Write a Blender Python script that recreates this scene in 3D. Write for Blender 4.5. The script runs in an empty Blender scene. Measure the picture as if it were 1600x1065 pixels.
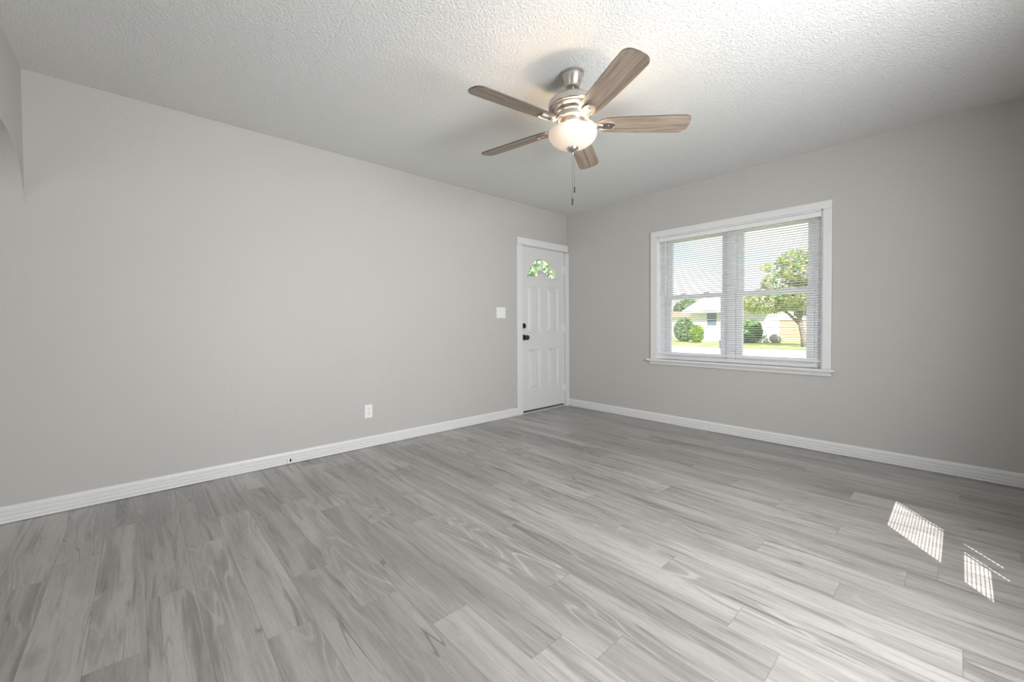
import bpy, bmesh, math, random
from mathutils import Vector, Matrix
random.seed(11)
S = bpy.context.scene
COL = S.collection
PI = math.pi

# ------------------------------------------------------------------ camera
cam_d = bpy.data.cameras.new('camera')
cam = bpy.data.objects.new('camera', cam_d); COL.objects.link(cam)
yaw, pitch, roll = 0.831448, -0.0188567, -0.0060104
fw = Vector((-math.sin(yaw), math.cos(yaw), 0)); rt = Vector((math.cos(yaw), math.sin(yaw), 0)); up = Vector((0, 0, 1))
f2 = fw*math.cos(pitch) + up*math.sin(pitch); u2 = up*math.cos(pitch) - fw*math.sin(pitch)
r3 = rt*math.cos(roll) + u2*math.sin(roll); u3 = u2*math.cos(roll) - rt*math.sin(roll)
cam.matrix_world = Matrix(((r3.x, u3.x, -f2.x, 3.5167), (r3.y, u3.y, -f2.y, -4.1843), (r3.z, u3.z, -f2.z, 1.0695), (0, 0, 0, 1)))
cam_d.sensor_width = 36; cam_d.lens = 640.323/1600*36; cam_d.shift_y = -(532.5-519.218)/1600
cam_d.clip_start = 0.02; cam_d.clip_end = 400
S.camera = cam

# ------------------------------------------------------------------ view, world, sun, daylight
S.view_settings.view_transform = 'Standard'; S.view_settings.look = 'None'
S.view_settings.gamma = 1; S.view_settings.use_curve_mapping = False
S.view_settings.exposure = -0.03
S.cycles.use_denoising = True
S.cycles.max_bounces = 14; S.cycles.diffuse_bounces = 8; S.cycles.transparent_max_bounces = 24
S.cycles.sample_clamp_indirect = 4.0
S.cycles.caustics_reflective = False; S.cycles.caustics_refractive = False

W = bpy.data.worlds.new('sky'); S.world = W; W.use_nodes = True
wn = W.node_tree.nodes; wl = W.node_tree.links
for n in list(wn): wn.remove(n)
w_out = wn.new('ShaderNodeOutputWorld'); w_bg = wn.new('ShaderNodeBackground')
w_tc = wn.new('ShaderNodeTexCoord'); w_map = wn.new('ShaderNodeMapping'); w_map.inputs['Scale'].default_value = (2.2, 2.2, 6)
w_noise = wn.new('ShaderNodeTexNoise'); w_noise.inputs['Scale'].default_value = 1.6; w_noise.inputs['Detail'].default_value = 5
w_ramp = wn.new('ShaderNodeValToRGB')
w_ramp.color_ramp.elements[0].position = 0.36; w_ramp.color_ramp.elements[0].color = (0.62, 0.80, 1.0, 1)
w_ramp.color_ramp.elements[1].position = 0.52; w_ramp.color_ramp.elements[1].color = (1.0, 1.0, 1.0, 1)
wl.new(w_tc.outputs['Generated'], w_map.inputs['Vector']); wl.new(w_map.outputs['Vector'], w_noise.inputs['Vector'])
wl.new(w_noise.outputs['Fac'], w_ramp.inputs['Fac']); wl.new(w_ramp.outputs['Color'], w_bg.inputs['Color'])
w_bg.inputs['Strength'].default_value = 1.75
wl.new(w_bg.outputs['Background'], w_out.inputs['Surface'])

def light(name, kind, loc, aim=None, energy=10, color=(1, 1, 1), **kw):
    d = bpy.data.lights.new(name, kind); d.energy = energy; d.color = color
    for k, v in kw.items(): setattr(d, k, v)
    o = bpy.data.objects.new(name, d); COL.objects.link(o); o.location = loc
    if aim is not None:
        o.rotation_euler = (Vector(aim)-Vector(loc)).to_track_quat('-Z', 'Z' if abs((Vector(aim)-Vector(loc)).normalized().z) < .9 else 'Y').to_euler()
    return o
SUN_E = math.radians(44.1)
sun_dir = Vector((0.573*math.cos(SUN_E), -0.8195*math.cos(SUN_E), math.sin(SUN_E)))
light('sun', 'SUN', (20, -30, 30), Vector((20, -30, 30))-sun_dir, energy=15.0, color=(1, 0.985, 0.96), angle=0.0018)
# daylight through the large side window, an added fill lamp in the room behind, and a portal on the front window
light('side_window_daylight', 'AREA', (4.24, -2.70, 1.32), (0, -2.55, 1.38), energy=104, color=(0.97, 0.985, 1.0), shape='RECTANGLE', size=1.45, size_y=1.25, spread=2.72)
light('back_room_fill', 'AREA', (2.1, -8.1, 1.05), (2.1, 0, 2.3), energy=14, color=(1.0, 0.99, 0.97), shape='RECTANGLE', size=2.6, size_y=1.9)
po = light('front_window_portal', 'AREA', (2.01, 0.2, 1.35), (2.01, -5, 1.35), energy=1, shape='RECTANGLE', size=1.5, size_y=1.36)
po.data.cycles.is_portal = True

# ------------------------------------------------------------------ material helpers
def mat(name):
    m = bpy.data.materials.new(name); m.use_nodes = True
    nt = m.node_tree; b = nt.nodes['Principled BSDF']
    return m, nt, b
def N(nt, t, **kw):
    n = nt.nodes.new(t)
    for k, v in kw.items():
        if k in n.inputs: n.inputs[k].default_value = v
        else: setattr(n, k, v)
    return n
def simple(name, col, rough=0.5, metal=0.0, spec=0.5, var=0.0, scale=8.0, bump=0.0, bscale=60.0):
    m, nt, b = mat(name)
    b.inputs['Base Color'].default_value = (*col, 1); b.inputs['Roughness'].default_value = rough
    b.inputs['Metallic'].default_value = metal; b.inputs['Specular IOR Level'].default_value = spec
    tc = N(nt, 'ShaderNodeTexCoord')
    if var > 0:
        no = N(nt, 'ShaderNodeTexNoise', Scale=scale, Detail=4.0)
        nt.links.new(tc.outputs['Object'], no.inputs['Vector'])
        r = N(nt, 'ShaderNodeValToRGB')
        r.color_ramp.elements[0].position = .3; r.color_ramp.elements[1].position = .7
        r.color_ramp.elements[0].color = (*[c*(1-var) for c in col], 1); r.color_ramp.elements[1].color = (*[min(1, c*(1+var)) for c in col], 1)
        nt.links.new(no.outputs['Fac'], r.inputs['Fac']); nt.links.new(r.outputs['Color'], b.inputs['Base Color'])
    if bump > 0:
        nb = N(nt, 'ShaderNodeTexNoise', Scale=bscale, Detail=3.0)
        nt.links.new(tc.outputs['Object'], nb.inputs['Vector'])
        bp = N(nt, 'ShaderNodeBump', Strength=bump, Distance=0.01)
        nt.links.new(nb.outputs['Fac'], bp.inputs['Height']); nt.links.new(bp.outputs['Normal'], b.inputs['Normal'])
    return m

def wall_material():
    m, nt, b = mat('wall_paint'); L = nt.links.new
    b.inputs['Roughness'].default_value = 0.5; b.inputs['Specular IOR Level'].default_value = 0.25
    tc = N(nt, 'ShaderNodeTexCoord')
    n0 = N(nt, 'ShaderNodeTexNoise', Scale=0.9, Detail=3.0); L(tc.outputs['Object'], n0.inputs['Vector'])
    r = N(nt, 'ShaderNodeValToRGB'); r.color_ramp.elements[0].position = .3; r.color_ramp.elements[1].position = .7
    r.color_ramp.elements[0].color = (0.475, 0.462, 0.442, 1); r.color_ramp.elements[1].color = (0.492, 0.478, 0.458, 1)
    L(n0.outputs['Fac'], r.inputs['Fac']); L(r.outputs['Color'], b.inputs['Base Color'])
    # trowelled plaster: broad undulation, masked skip-trowel ridges, fine roller stipple
    n1 = N(nt, 'ShaderNodeTexNoise', Scale=3.0, Detail=2.0); L(tc.outputs['Object'], n1.inputs['Vector'])
    n2 = N(nt, 'ShaderNodeTexNoise', Scale=22.0, Detail=5.0, Distortion=1.2); L(tc.outputs['Object'], n2.inputs['Vector'])
    n3 = N(nt, 'ShaderNodeTexNoise', Scale=1.3, Detail=2.0); L(tc.outputs['Object'], n3.inputs['Vector'])
    mk = N(nt, 'ShaderNodeMapRange'); mk.inputs['From Min'].default_value = .46; mk.inputs['From Max'].default_value = .66
    L(n3.outputs['Fac'], mk.inputs['Value'])
    mu = N(nt, 'ShaderNodeMath', operation='MULTIPLY'); L(n2.outputs['Fac'], mu.inputs[0]); L(mk.outputs['Result'], mu.inputs[1])
    n4 = N(nt, 'ShaderNodeTexNoise', Scale=260.0, Detail=2.0); L(tc.outputs['Object'], n4.inputs['Vector'])
    a1 = N(nt, 'ShaderNodeMath', operation='MULTIPLY_ADD'); a1.inputs[1].default_value = 0.06; L(n4.outputs['Fac'], a1.inputs[0]); L(mu.outputs[0], a1.inputs[2])
    a2 = N(nt, 'ShaderNodeMath', operation='MULTIPLY_ADD'); a2.inputs[1].default_value = 1.6; L(n1.outputs['Fac'], a2.inputs[0]); L(a1.outputs[0], a2.inputs[2])
    bp = N(nt, 'ShaderNodeBump', Strength=0.55, Distance=0.006); L(a2.outputs[0], bp.inputs['Height']); L(bp.outputs['Normal'], b.inputs['Normal'])
    return m

def ceiling_material():
    m, nt, b = mat('ceiling_texture_paint'); L = nt.links.new
    b.inputs['Base Color'].default_value = (0.75, 0.75, 0.74, 1); b.inputs['Roughness'].default_value = 0.8; b.inputs['Specular IOR Level'].default_value = 0.2
    tc = N(nt, 'ShaderNodeTexCoord')
    n1 = N(nt, 'ShaderNodeTexNoise', Scale=105.0, Detail=3.0, Roughness=0.6); L(tc.outputs['Object'], n1.inputs['Vector'])
    rp = N(nt, 'ShaderNodeMapRange'); rp.inputs['From Min'].default_value = .42; rp.inputs['From Max'].default_value = .68; L(n1.outputs['Fac'], rp.inputs['Value'])
    # a hairline tape seam that wanders over the ceiling
    sp = N(nt, 'ShaderNodeSeparateXYZ'); L(tc.outputs['Object'], sp.inputs[0])
    nw = N(nt, 'ShaderNodeTexNoise', Scale=3.5, Detail=3.0); L(tc.outputs['Object'], nw.inputs['Vector'])
    d1 = N(nt, 'ShaderNodeMath', operation='MULTIPLY_ADD'); d1.inputs[1].default_value = 0.09; L(nw.outputs['Fac'], d1.inputs[0]); L(sp.outputs['Y'], d1.inputs[2])
    d2 = N(nt, 'ShaderNodeMath', operation='ADD'); d2.inputs[1].default_value = 3.45-0.045; L(d1.outputs[0], d2.inputs[0])
    d3 = N(nt, 'ShaderNodeMath', operation='ABSOLUTE'); L(d2.outputs[0], d3.inputs[0])
    d4 = N(nt, 'ShaderNodeMapRange'); d4.inputs['From Min'].default_value = 0; d4.inputs['From Max'].default_value = .008; d4.inputs['To Min'].default_value = -.75; d4.inputs['To Max'].default_value = 0
    L(d3.outputs[0], d4.inputs['Value'])
    x1 = N(nt, 'ShaderNodeMapRange'); x1.inputs['From Min'].default_value = .85; x1.inputs['From Max'].default_value = 1.05; L(sp.outputs['X'], x1.inputs['Value'])
    x2 = N(nt, 'ShaderNodeMath', operation='MULTIPLY'); L(d4.outputs['Result'], x2.inputs[0]); L(x1.outputs['Result'], x2.inputs[1])
    ad = N(nt, 'ShaderNodeMath', operation='ADD'); L(rp.outputs['Result'], ad.inputs[0]); L(x2.outputs[0], ad.inputs[1])
    bp = N(nt, 'ShaderNodeBump', Strength=0.62, Distance=0.0055); L(ad.outputs[0], bp.inputs['Height']); L(bp.outputs['Normal'], b.inputs['Normal'])
    return m

def floor_material():
    m, nt, b = mat('grey_oak_plank'); L = nt.links.new
    b.inputs['Specular IOR Level'].default_value = 0.9
    uv = N(nt, 'ShaderNodeUVMap', uv_map='plank'); tone = N(nt, 'ShaderNodeAttribute', attribute_name='tone'); ed = N(nt, 'ShaderNodeUVMap', uv_map='edge')
    def vec(sx, sy, off=53.0):
        mp = N(nt, 'ShaderNodeMapping'); mp.inputs['Scale'].default_value = (sx, sy, 1)
        L(uv.outputs['UV'], mp.inputs['Vector'])
        ad = N(nt, 'ShaderNodeVectorMath', operation='ADD'); L(mp.outputs['Vector'], ad.inputs[0])
        ml = N(nt, 'ShaderNodeMath', operation='MULTIPLY'); ml.inputs[1].default_value = off; L(tone.outputs['Fac'], ml.inputs[0])
        cb = N(nt, 'ShaderNodeCombineXYZ'); L(ml.outputs[0], cb.inputs['X']); L(ml.outputs[0], cb.inputs['Y']); L(ml.outputs[0], cb.inputs['Z'])
        L(cb.outputs[0], ad.inputs[1]); return ad.outputs[0]
    def mrange(src, a, c, lo=0.0, hi=1.0):
        r = N(nt, 'ShaderNodeMapRange'); r.inputs['From Min'].default_value = a; r.inputs['From Max'].default_value = c
        r.inputs['To Min'].default_value = lo; r.inputs['To Max'].default_value = hi; r.interpolation_type = 'SMOOTHSTEP'
        L(src, r.inputs['Value']); return r.outputs['Result']
    def mul(a, c):
        q = N(nt, 'ShaderNodeMath', operation='MULTIPLY')
        for i, s in enumerate((a, c)):
            if isinstance(s, (int, float)): q.inputs[i].default_value = s
            else: L(s, q.inputs[i])
        return q.outputs[0]
    def mixc(fac, c1, c2):
        q = N(nt, 'ShaderNodeMix', data_type='RGBA')
        L(fac, q.inputs[0])
        for i, c in ((6, c1), (7, c2)):
            if isinstance(c, tuple): q.inputs[i].default_value = (*c, 1)
            else: L(c, q.inputs[i])
        return q.outputs[2]
    # broad tone bands along the board
    nb = N(nt, 'ShaderNodeTexNoise', Scale=1.0, Detail=3.0, Distortion=0.6); L(vec(0.9, 11.0), nb.inputs['Vector'])
    ns = N(nt, 'ShaderNodeTexNoise', Scale=1.0, Detail=4.0, Distortion=0.8); L(vec(1.7, 26.0, 91.0), ns.inputs['Vector'])
    fine = N(nt, 'ShaderNodeTexNoise', Scale=1.0, Detail=5.0, Roughness=0.7); L(vec(14.0, 260.0, 17.0), fine.inputs['Vector'])
    light_c = (0.390, 0.373, 0.354); mid_c = (0.295, 0.280, 0.264); dark_c = (0.165, 0.154, 0.143)
    c = mixc(mrange(nb.outputs['Fac'], .40, .64), light_c, mid_c)
    c = mixc(mul(mrange(ns.outputs['Fac'], .51, .72), .80), c, dark_c)
    # cathedral figure: contour lines of a smooth stretched noise, only on part of the boards
    wv = N(nt, 'ShaderNodeTexNoise', Scale=1.0, Detail=1.5, Distortion=0.4); L(vec(0.85, 5.5, 29.0), wv.inputs['Vector'])
    w1 = N(nt, 'ShaderNodeMath', operation='MULTIPLY'); w1.inputs[1].default_value = 95.0; L(wv.outputs['Fac'], w1.inputs[0])
    w2_ = N(nt, 'ShaderNodeMath', operation='SINE'); L(w1.outputs[0], w2_.inputs[0])
    wm = N(nt, 'ShaderNodeTexNoise', Scale=1.0, Detail=1.0); L(vec(0.9, 4.0, 71.0), wm.inputs['Vector'])
    wmask = mrange(wm.outputs['Fac'], .50, .66)
    c = mixc(mul(wmask, .40), c, (0.225, 0.212, 0.197))
    c = mixc(mul(mul(mrange(w2_.outputs[0], -.2, -1.0), wmask), .28), c, (0.17, 0.158, 0.146))
    c = mixc(mul(mul(mrange(w2_.outputs[0], .72, 1.0), wmask), .42), c, (0.52, 0.505, 0.485))
    # cracks
    nc = N(nt, 'ShaderNodeTexNoise', Scale=1.0, Detail=1.2, Distortion=0.15); L(vec(0.75, 13.0, 43.0), nc.inputs['Vector'])
    cr0 = N(nt, 'ShaderNodeMath', operation='SUBTRACT'); cr0.inputs[1].default_value = 0.5; L(nc.outputs['Fac'], cr0.inputs[0])
    cr1 = N(nt, 'ShaderNodeMath', operation='ABSOLUTE'); L(cr0.outputs[0], cr1.inputs[0])
    nm = N(nt, 'ShaderNodeTexNoise', Scale=1.0, Detail=2.0); L(vec(2.6, 10.0, 37.0), nm.inputs['Vector'])
    crack = mul(mrange(cr1.outputs[0], .011, .001), mrange(nm.outputs['Fac'], .51, .62))
    c = mixc(mul(crack, .62), c, (0.090, 0.072, 0.065))
    # knots
    vo = N(nt, 'ShaderNodeTexVoronoi', Scale=1.0, feature='F1'); vo.inputs['Randomness'].default_value = 1.0; L(vec(2.3, 6.0, 61.0), vo.inputs['Vector'])
    nk = N(nt, 'ShaderNodeTexNoise', Scale=30.0, Detail=2.0); L(uv.outputs['UV'], nk.inputs['Vector'])
    kd = N(nt, 'ShaderNodeMath', operation='MULTIPLY_ADD'); kd.inputs[1].default_value = .16; L(nk.outputs['Fac'], kd.inputs[0]); L(vo.outputs['Distance'], kd.inputs[2])
    sc_ = N(nt, 'ShaderNodeSeparateColor'); L(vo.outputs['Color'], sc_.inputs[0])
    kon = mrange(sc_.outputs['Red'], .50, .54)
    c = mixc(mul(mul(mrange(kd.outputs[0], .30, .10), kon), .55), c, (0.19, 0.176, 0.162))
    c = mixc(mul(mul(mrange(kd.outputs[0], .15, .09), kon), .75), c, (0.085, 0.076, 0.07))
    med = N(nt, 'ShaderNodeTexNoise', Scale=1.0, Detail=4.0, Roughness=0.65); L(vec(5.0, 95.0, 23.0), med.inputs['Vector'])
    c = mixc(mul(mrange(med.outputs['Fac'], .50, .72), .34), c, (0.185, 0.173, 0.160))
    c = mixc(mul(mrange(med.outputs['Fac'], .42, .26), .30), c, (0.50, 0.485, 0.465))
    # fine pores
    c = mixc(mul(mrange(fine.outputs['Fac'], .50, .72), .46), c, (0.15, 0.14, 0.13))
    c = mixc(mul(mrange(fine.outputs['Fac'], .44, .24), .50), c, (0.60, 0.585, 0.565))
    # tone of the whole board
    hs = N(nt, 'ShaderNodeHueSaturation'); L(c, hs.inputs['Color']); hs.inputs['Saturation'].default_value = 1.0
    L(mrange(tone.outputs['Fac'], 0.0, 1.0, 0.84, 1.10), hs.inputs['Value'])
    # seams
    se = N(nt, 'ShaderNodeSeparateXYZ'); L(ed.outputs['UV'], se.inputs[0])
    mn = N(nt, 'ShaderNodeMath', operation='MINIMUM'); L(se.outputs['X'], mn.inputs[0]); L(se.outputs['Y'], mn.inputs[1])
    seam = mrange(mn.outputs[0], 0.0022, 0.0004)
    c = mixc(mul(seam, .5), hs.outputs['Color'], (0.15, 0.14, 0.13))
    L(c, b.inputs['Base Color'])
    L(mrange(fine.outputs['Fac'], .3, .7, .27, .36), b.inputs['Roughness'])
    h = N(nt, 'ShaderNodeMath', operation='MULTIPLY_ADD'); h.inputs[1].default_value = -2.0; L(seam, h.inputs[0]); L(fine.outputs['Fac'], h.inputs[2])
    h2 = N(nt, 'ShaderNodeMath', operation='MULTIPLY_ADD'); h2.inputs[1].default_value = -1.0; L(crack, h2.inputs[0]); L(h.outputs[0], h2.inputs[2])
    bp = N(nt, 'ShaderNodeBump', Strength=0.22, Distance=0.0016); L(h2.outputs[0], bp.inputs['Height']); L(bp.outputs['Normal'], b.inputs['Normal'])
    return m

def blade_material():
    m, nt, b = mat('weathered_oak_blade'); L = nt.links.new
    b.inputs['Roughness'].default_value = 0.45
    tc = N(nt, 'ShaderNodeTexCoord'); oi = N(nt, 'ShaderNodeObjectInfo')
    mp = N(nt, 'ShaderNodeMapping'); mp.inputs['Scale'].default_value = (2.5, 34, 1); L(tc.outputs['Object'], mp.inputs['Vector'])
    ml = N(nt, 'ShaderNodeMath', operation='MULTIPLY'); ml.inputs[1].default_value = 40; L(oi.outputs['Random'], ml.inputs[0])
    ad = N(nt, 'ShaderNodeVectorMath', operation='ADD'); L(mp.outputs['Vector'], ad.inputs[0]); L(ml.outputs[0], ad.inputs[1])
    n1 = N(nt, 'ShaderNodeTexNoise', Scale=1.0, Detail=6.0, Roughness=.62, Distortion=.9); L(ad.outputs[0], n1.inputs['Vector'])
    r = N(nt, 'ShaderNodeValToRGB'); e = r.color_ramp.elements
    e[0].position = .28; e[0].color = (0.40, 0.32, 0.255, 1); e[1].position = .74; e[1].color = (0.115, 0.086, 0.067, 1)
    q = e.new(.5); q.color = (0.275, 0.216, 0.170, 1)
    L(n1.outputs['Fac'], r.inputs['Fac']); L(r.outputs['Color'], b.inputs['Base Color'])
    bp = N(nt, 'ShaderNodeBump', Strength=0.15, Distance=0.002); L(n1.outputs['Fac'], bp.inputs['Height']); L(bp.outputs['Normal'], b.inputs['Normal'])
    return m

def glass_material(name, tint=(1, 1, 1), rough=0.0):
    m, nt, b = mat(name); L = nt.links.new
    nt.nodes.remove(b); out = nt.nodes['Material Output']
    t = N(nt, 'ShaderNodeBsdfTransparent'); t.inputs[0].default_value = (*tint, 1)
    g = N(nt, 'ShaderNodeBsdfGlossy'); g.inputs['Roughness'].default_value = 0.02
    lw = N(nt, 'ShaderNodeLayerWeight'); lw.inputs['Blend'].default_value = .5
    pw = N(nt, 'ShaderNodeMath', operation='POWER'); pw.inputs[1].default_value = 5; L(lw.outputs['Facing'], pw.inputs[0])
    fr = N(nt, 'ShaderNodeMath', operation='MULTIPLY_ADD'); fr.inputs[1].default_value = .6; fr.inputs[2].default_value = .03; L(pw.outputs[0], fr.inputs[0])
    mx = N(nt, 'ShaderNodeMixShader'); L(fr.outputs[0], mx.inputs[0]); L(t.outputs[0], mx.inputs[1]); L(g.outputs[0], mx.inputs[2])
    L(mx.outputs[0], out.inputs['Surface']); return m

def translucent_material(name, col, trans=0.35, rough=.5):
    m, nt, b = mat(name); L = nt.links.new; out = nt.nodes['Material Output']
    b.inputs['Base Color'].default_value = (*col, 1); b.inputs['Roughness'].default_value = rough
    t = N(nt, 'ShaderNodeBsdfTranslucent'); t.inputs['Color'].default_value = (*col, 1)
    mx = N(nt, 'ShaderNodeMixShader'); mx.inputs[0].default_value = trans
    L(b.outputs[0], mx.inputs[1]); L(t.outputs[0], mx.inputs[2]); L(mx.outputs[0], out.inputs['Surface']); return m

def bowl_material():
    m, nt, b = mat('frosted_lamp_glass')
    b.inputs['Base Color'].default_value = (0.50, 0.47, 0.43, 1); b.inputs['Roughness'].default_value = 0.35
    b.inputs['Emission Color'].default_value = (1.0, 0.75, 0.55, 1); b.inputs['Emission Strength'].default_value = 0.50
    return m

def leaf_material(name, c1, c2):
    m, nt, b = mat(name); L = nt.links.new; out = nt.nodes['Material Output']
    tc = N(nt, 'ShaderNodeTexCoord'); n = N(nt, 'ShaderNodeTexNoise', Scale=2.2, Detail=4.0); L(tc.outputs['Object'], n.inputs['Vector'])
    r = N(nt, 'ShaderNodeValToRGB'); r.color_ramp.elements[0].position = .36; r.color_ramp.elements[1].position = .64
    r.color_ramp.elements[0].color = (*c1, 1); r.color_ramp.elements[1].color = (*c2, 1)
    L(n.outputs['Fac'], r.inputs['Fac']); L(r.outputs['Color'], b.inputs['Base Color']); b.inputs['Roughness'].default_value = .6
    t = N(nt, 'ShaderNodeBsdfTranslucent'); L(r.outputs['Color'], t.inputs['Color'])
    mx = N(nt, 'ShaderNodeMixShader'); mx.inputs[0].default_value = .35
    L(b.outputs[0], mx.inputs[1]); L(t.outputs[0], mx.inputs[2]); L(mx.outputs[0], out.inputs['Surface']); return m

M = dict(
    wall=wall_material(), ceiling=ceiling_material(), floor=floor_material(), blade=blade_material(),
    trim=simple('white_trim_paint', (0.70, 0.70, 0.695), .35, spec=.45, bump=.03, bscale=30),
    door=simple('white_door_paint', (0.66, 0.66, 0.655), .38, spec=.45, bump=.03, bscale=40),
    vinyl=simple('white_vinyl', (0.80, 0.81, 0.83), .35),
    plastic=simple('white_plastic', (0.78, 0.78, 0.775), .3),
    slat=translucent_material('white_blind_slat', (0.74, 0.74, 0.75), .10, .4),
    rail=simple('white_blind_rail', (0.74, 0.74, 0.735), .35),
    nickel=simple('brushed_nickel', (0.56, 0.53, 0.50), .30, metal=1.0, bump=.04, bscale=120),
    dark_nickel=simple('dark_nickel_chain', (0.10, 0.09, 0.08), .4, metal=1.0),  # dark metal of the pull chains and fobs
    blade_edge=simple('dark_blade_edge', (0.055, 0.042, 0.034), .5),
    black=simple('black_metal', (0.012, 0.012, 0.012), .3),
    hole=simple('dark_slot', (0.02, 0.02, 0.02), .7),
    alum=simple('threshold_aluminium', (0.62, 0.61, 0.59), .4, metal=.4, var=.25, scale=40),
    brown=simple('gap_shade_and_dot', (0.06, 0.055, 0.05), .7),  # shade colour for the gap under the door, also the wall dot
    glass=glass_material('clear_glass'), bowl=bowl_material(),
    fanglass=glass_material('fanlight_glass', (0.92, 0.97, 0.94)),
    came=simple('bronze_glazing_bar', (0.45, 0.42, 0.38), .5),
    ext=simple('exterior_render', (0.7, 0.7, 0.68), .8),
    house_white=simple('white_stucco', (0.80, 0.79, 0.77), .8, var=.03, scale=3),
    soffit=simple('grey_fascia', (0.42, 0.43, 0.45), .7),
    roof_white=simple('white_roof_coating', (0.82, 0.82, 0.83), .7, var=.05, scale=2),
    roof_red=simple('red_brown_roof', (0.34, 0.17, 0.13), .8, var=.15, scale=3),
    win_dark=simple('dark_house_glass', (0.13, 0.16, 0.22), .15),
    peach=simple('peach_stucco', (0.55, 0.32, 0.19), .85, var=.06, scale=2),
    cap=simple('grey_blue_cap', (0.42, 0.47, 0.53), .6),
    lawn=simple('dry_lawn', (0.27, 0.33, 0.10), .9, var=.35, scale=.8),
    road=simple('pale_concrete', (0.62, 0.61, 0.59), .85, var=.06, scale=1.5),
    asphalt=simple('pale_asphalt', (0.45, 0.45, 0.46), .9, var=.08, scale=3),
    bark=simple('grey_bark', (0.17, 0.14, 0.12), .9, var=.4, scale=14),
    bin=simple('dark_blue_plastic', (0.035, 0.055, 0.10), .5),
    leaf_grey=leaf_material('grey_green_leaves', (0.12, 0.19, 0.10), (0.28, 0.36, 0.20)),
    leaf_lime=leaf_material('lime_leaves', (0.13, 0.24, 0.035), (0.36, 0.45, 0.09)),
    leaf_tree=leaf_material('yellow_green_leaves', (0.17, 0.30, 0.10), (0.56, 0.53, 0.22)),
    leaf_mid=leaf_material('mid_green_leaves', (0.12, 0.24, 0.11), (0.32, 0.48, 0.20)),
    rock=simple('grey_stone', (0.33, 0.30, 0.28), .9, var=.3, scale=9),
)

# ------------------------------------------------------------------ mesh helpers
def link(name, me, m, parent=None, smooth=False):
    if m is not None and not me.materials: me.materials.append(m)
    if smooth:
        for p in me.polygons: p.use_smooth = True
    o = bpy.data.objects.new(name, me); COL.objects.link(o)
    if parent is not None: o.parent = parent
    return o
class MB:
    """collects shapes into one mesh"""
    def __init__(s): s.v = []; s.f = []
    def add(s, vs, fs):
        b = len(s.v); s.v += [tuple(v) for v in vs]; s.f += [tuple(b+i for i in f) for f in fs]; return s
    def box(s, x0, x1, y0, y1, z0, z1, bev=0.0):
        if bev <= 0:
            return s.add([(x0,y0,z0),(x1,y0,z0),(x1,y1,z0),(x0,y1,z0),(x0,y0,z1),(x1,y0,z1),(x1,y1,z1),(x0,y1,z1)],
                         [(3,2,1,0),(4,5,6,7),(0,1,5,4),(1,2,6,5),(2,3,7,6),(3,0,4,7)])
        bm = bmesh.new(); bmesh.ops.create_cube(bm, size=1.0)
        for v in bm.verts: v.co = Vector(((x0+x1)/2+v.co.x*(x1-x0), (y0+y1)/2+v.co.y*(y1-y0), (z0+z1)/2+v.co.z*(z1-z0)))
        bmesh.ops.bevel(bm, geom=bm.edges[:], offset=bev, segments=2, affect='EDGES', profile=.5)
        bm.verts.index_update()
        s.add([v.co[:] for v in bm.verts], [[v.index for v in f.verts] for f in bm.faces]); bm.free(); return s
    def prism(s, pts, axis, a, b):
        """pts: 2-D outline (counter-clockwise seen from +axis), swept along the axis from a to b"""
        def P(p, t): return {'x': (t, p[0], p[1]), 'y': (p[0], t, p[1]), 'z': (p[0], p[1], t)}[axis]
        n = len(pts); vs = [P(p, a) for p in pts]+[P(p, b) for p in pts]
        return s.add(vs, [tuple(range(n))[::-1], tuple(range(n, 2*n))]+[(i, (i+1) % n, n+(i+1) % n, n+i) for i in range(n)])
    def tube(s, pts, r, seg=10, flat=1.0):
        pts = [Vector(p) for p in pts]; n = len(pts); rr = r if isinstance(r, (list, tuple)) else [r]*n
        rings = []
        for i, p in enumerate(pts):
            d = (pts[min(i+1, n-1)]-pts[max(i-1, 0)]).normalized()
            a = Vector((0, 0, 1)) if abs(d.z) < .9 else Vector((1, 0, 0))
            u = d.cross(a).normalized(); w = u.cross(d).normalized()
            rings.append([p+u*math.cos(2*PI*k/seg)*rr[i]+w*math.sin(2*PI*k/seg)*rr[i]*flat for k in range(seg)])
        vs = [v for r_ in rings for v in r_]
        fs = [(i*seg+k, i*seg+(k+1) % seg, (i+1)*seg+(k+1) % seg, (i+1)*seg+k) for i in range(n-1) for k in range(seg)]
        fs += [tuple(range(seg))[::-1], tuple((n-1)*seg+k for k in range(seg))]
        return s.add(vs, fs)
    def lathe(s, prof, seg=48, axis='z', c=(0, 0, 0)):
        """prof: (radius, height) pairs"""
        vs = []; fs = []; n = len(prof)
        for r, h in prof:
            for k in range(seg):
                a = 2*PI*k/seg; x, y = r*math.cos(a), r*math.sin(a)
                p = (x, y, h) if axis == 'z' else ((h, x, y) if axis == 'x' else (x, h, y))
                vs.append((p[0]+c[0], p[1]+c[1], p[2]+c[2]))
        for i in range(n-1):
            for k in range(seg): fs.append((i*seg+k, i*seg+(k+1) % seg, (i+1)*seg+(k+1) % seg, (i+1)*seg+k))
        if prof[0][0] > 1e-6: fs.append(tuple(range(seg))[::-1])
        if prof[-1][0] > 1e-6: fs.append(tuple((n-1)*seg+k for k in range(seg)))
        return s.add(vs, fs)
    def build(s, name, m, parent=None, smooth=False, angle=None):
        me = bpy.data.meshes.new(name); me.from_pydata(s.v, [], s.f); me.validate()
        bm = bmesh.new(); bm.from_mesh(me); bmesh.ops.recalc_face_normals(bm, faces=bm.faces[:]); bm.to_mesh(me); bm.free()
        o = link(name, me, m, parent, smooth)
        if angle: me.set_sharp_from_angle(angle=angle)
        return o
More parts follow.
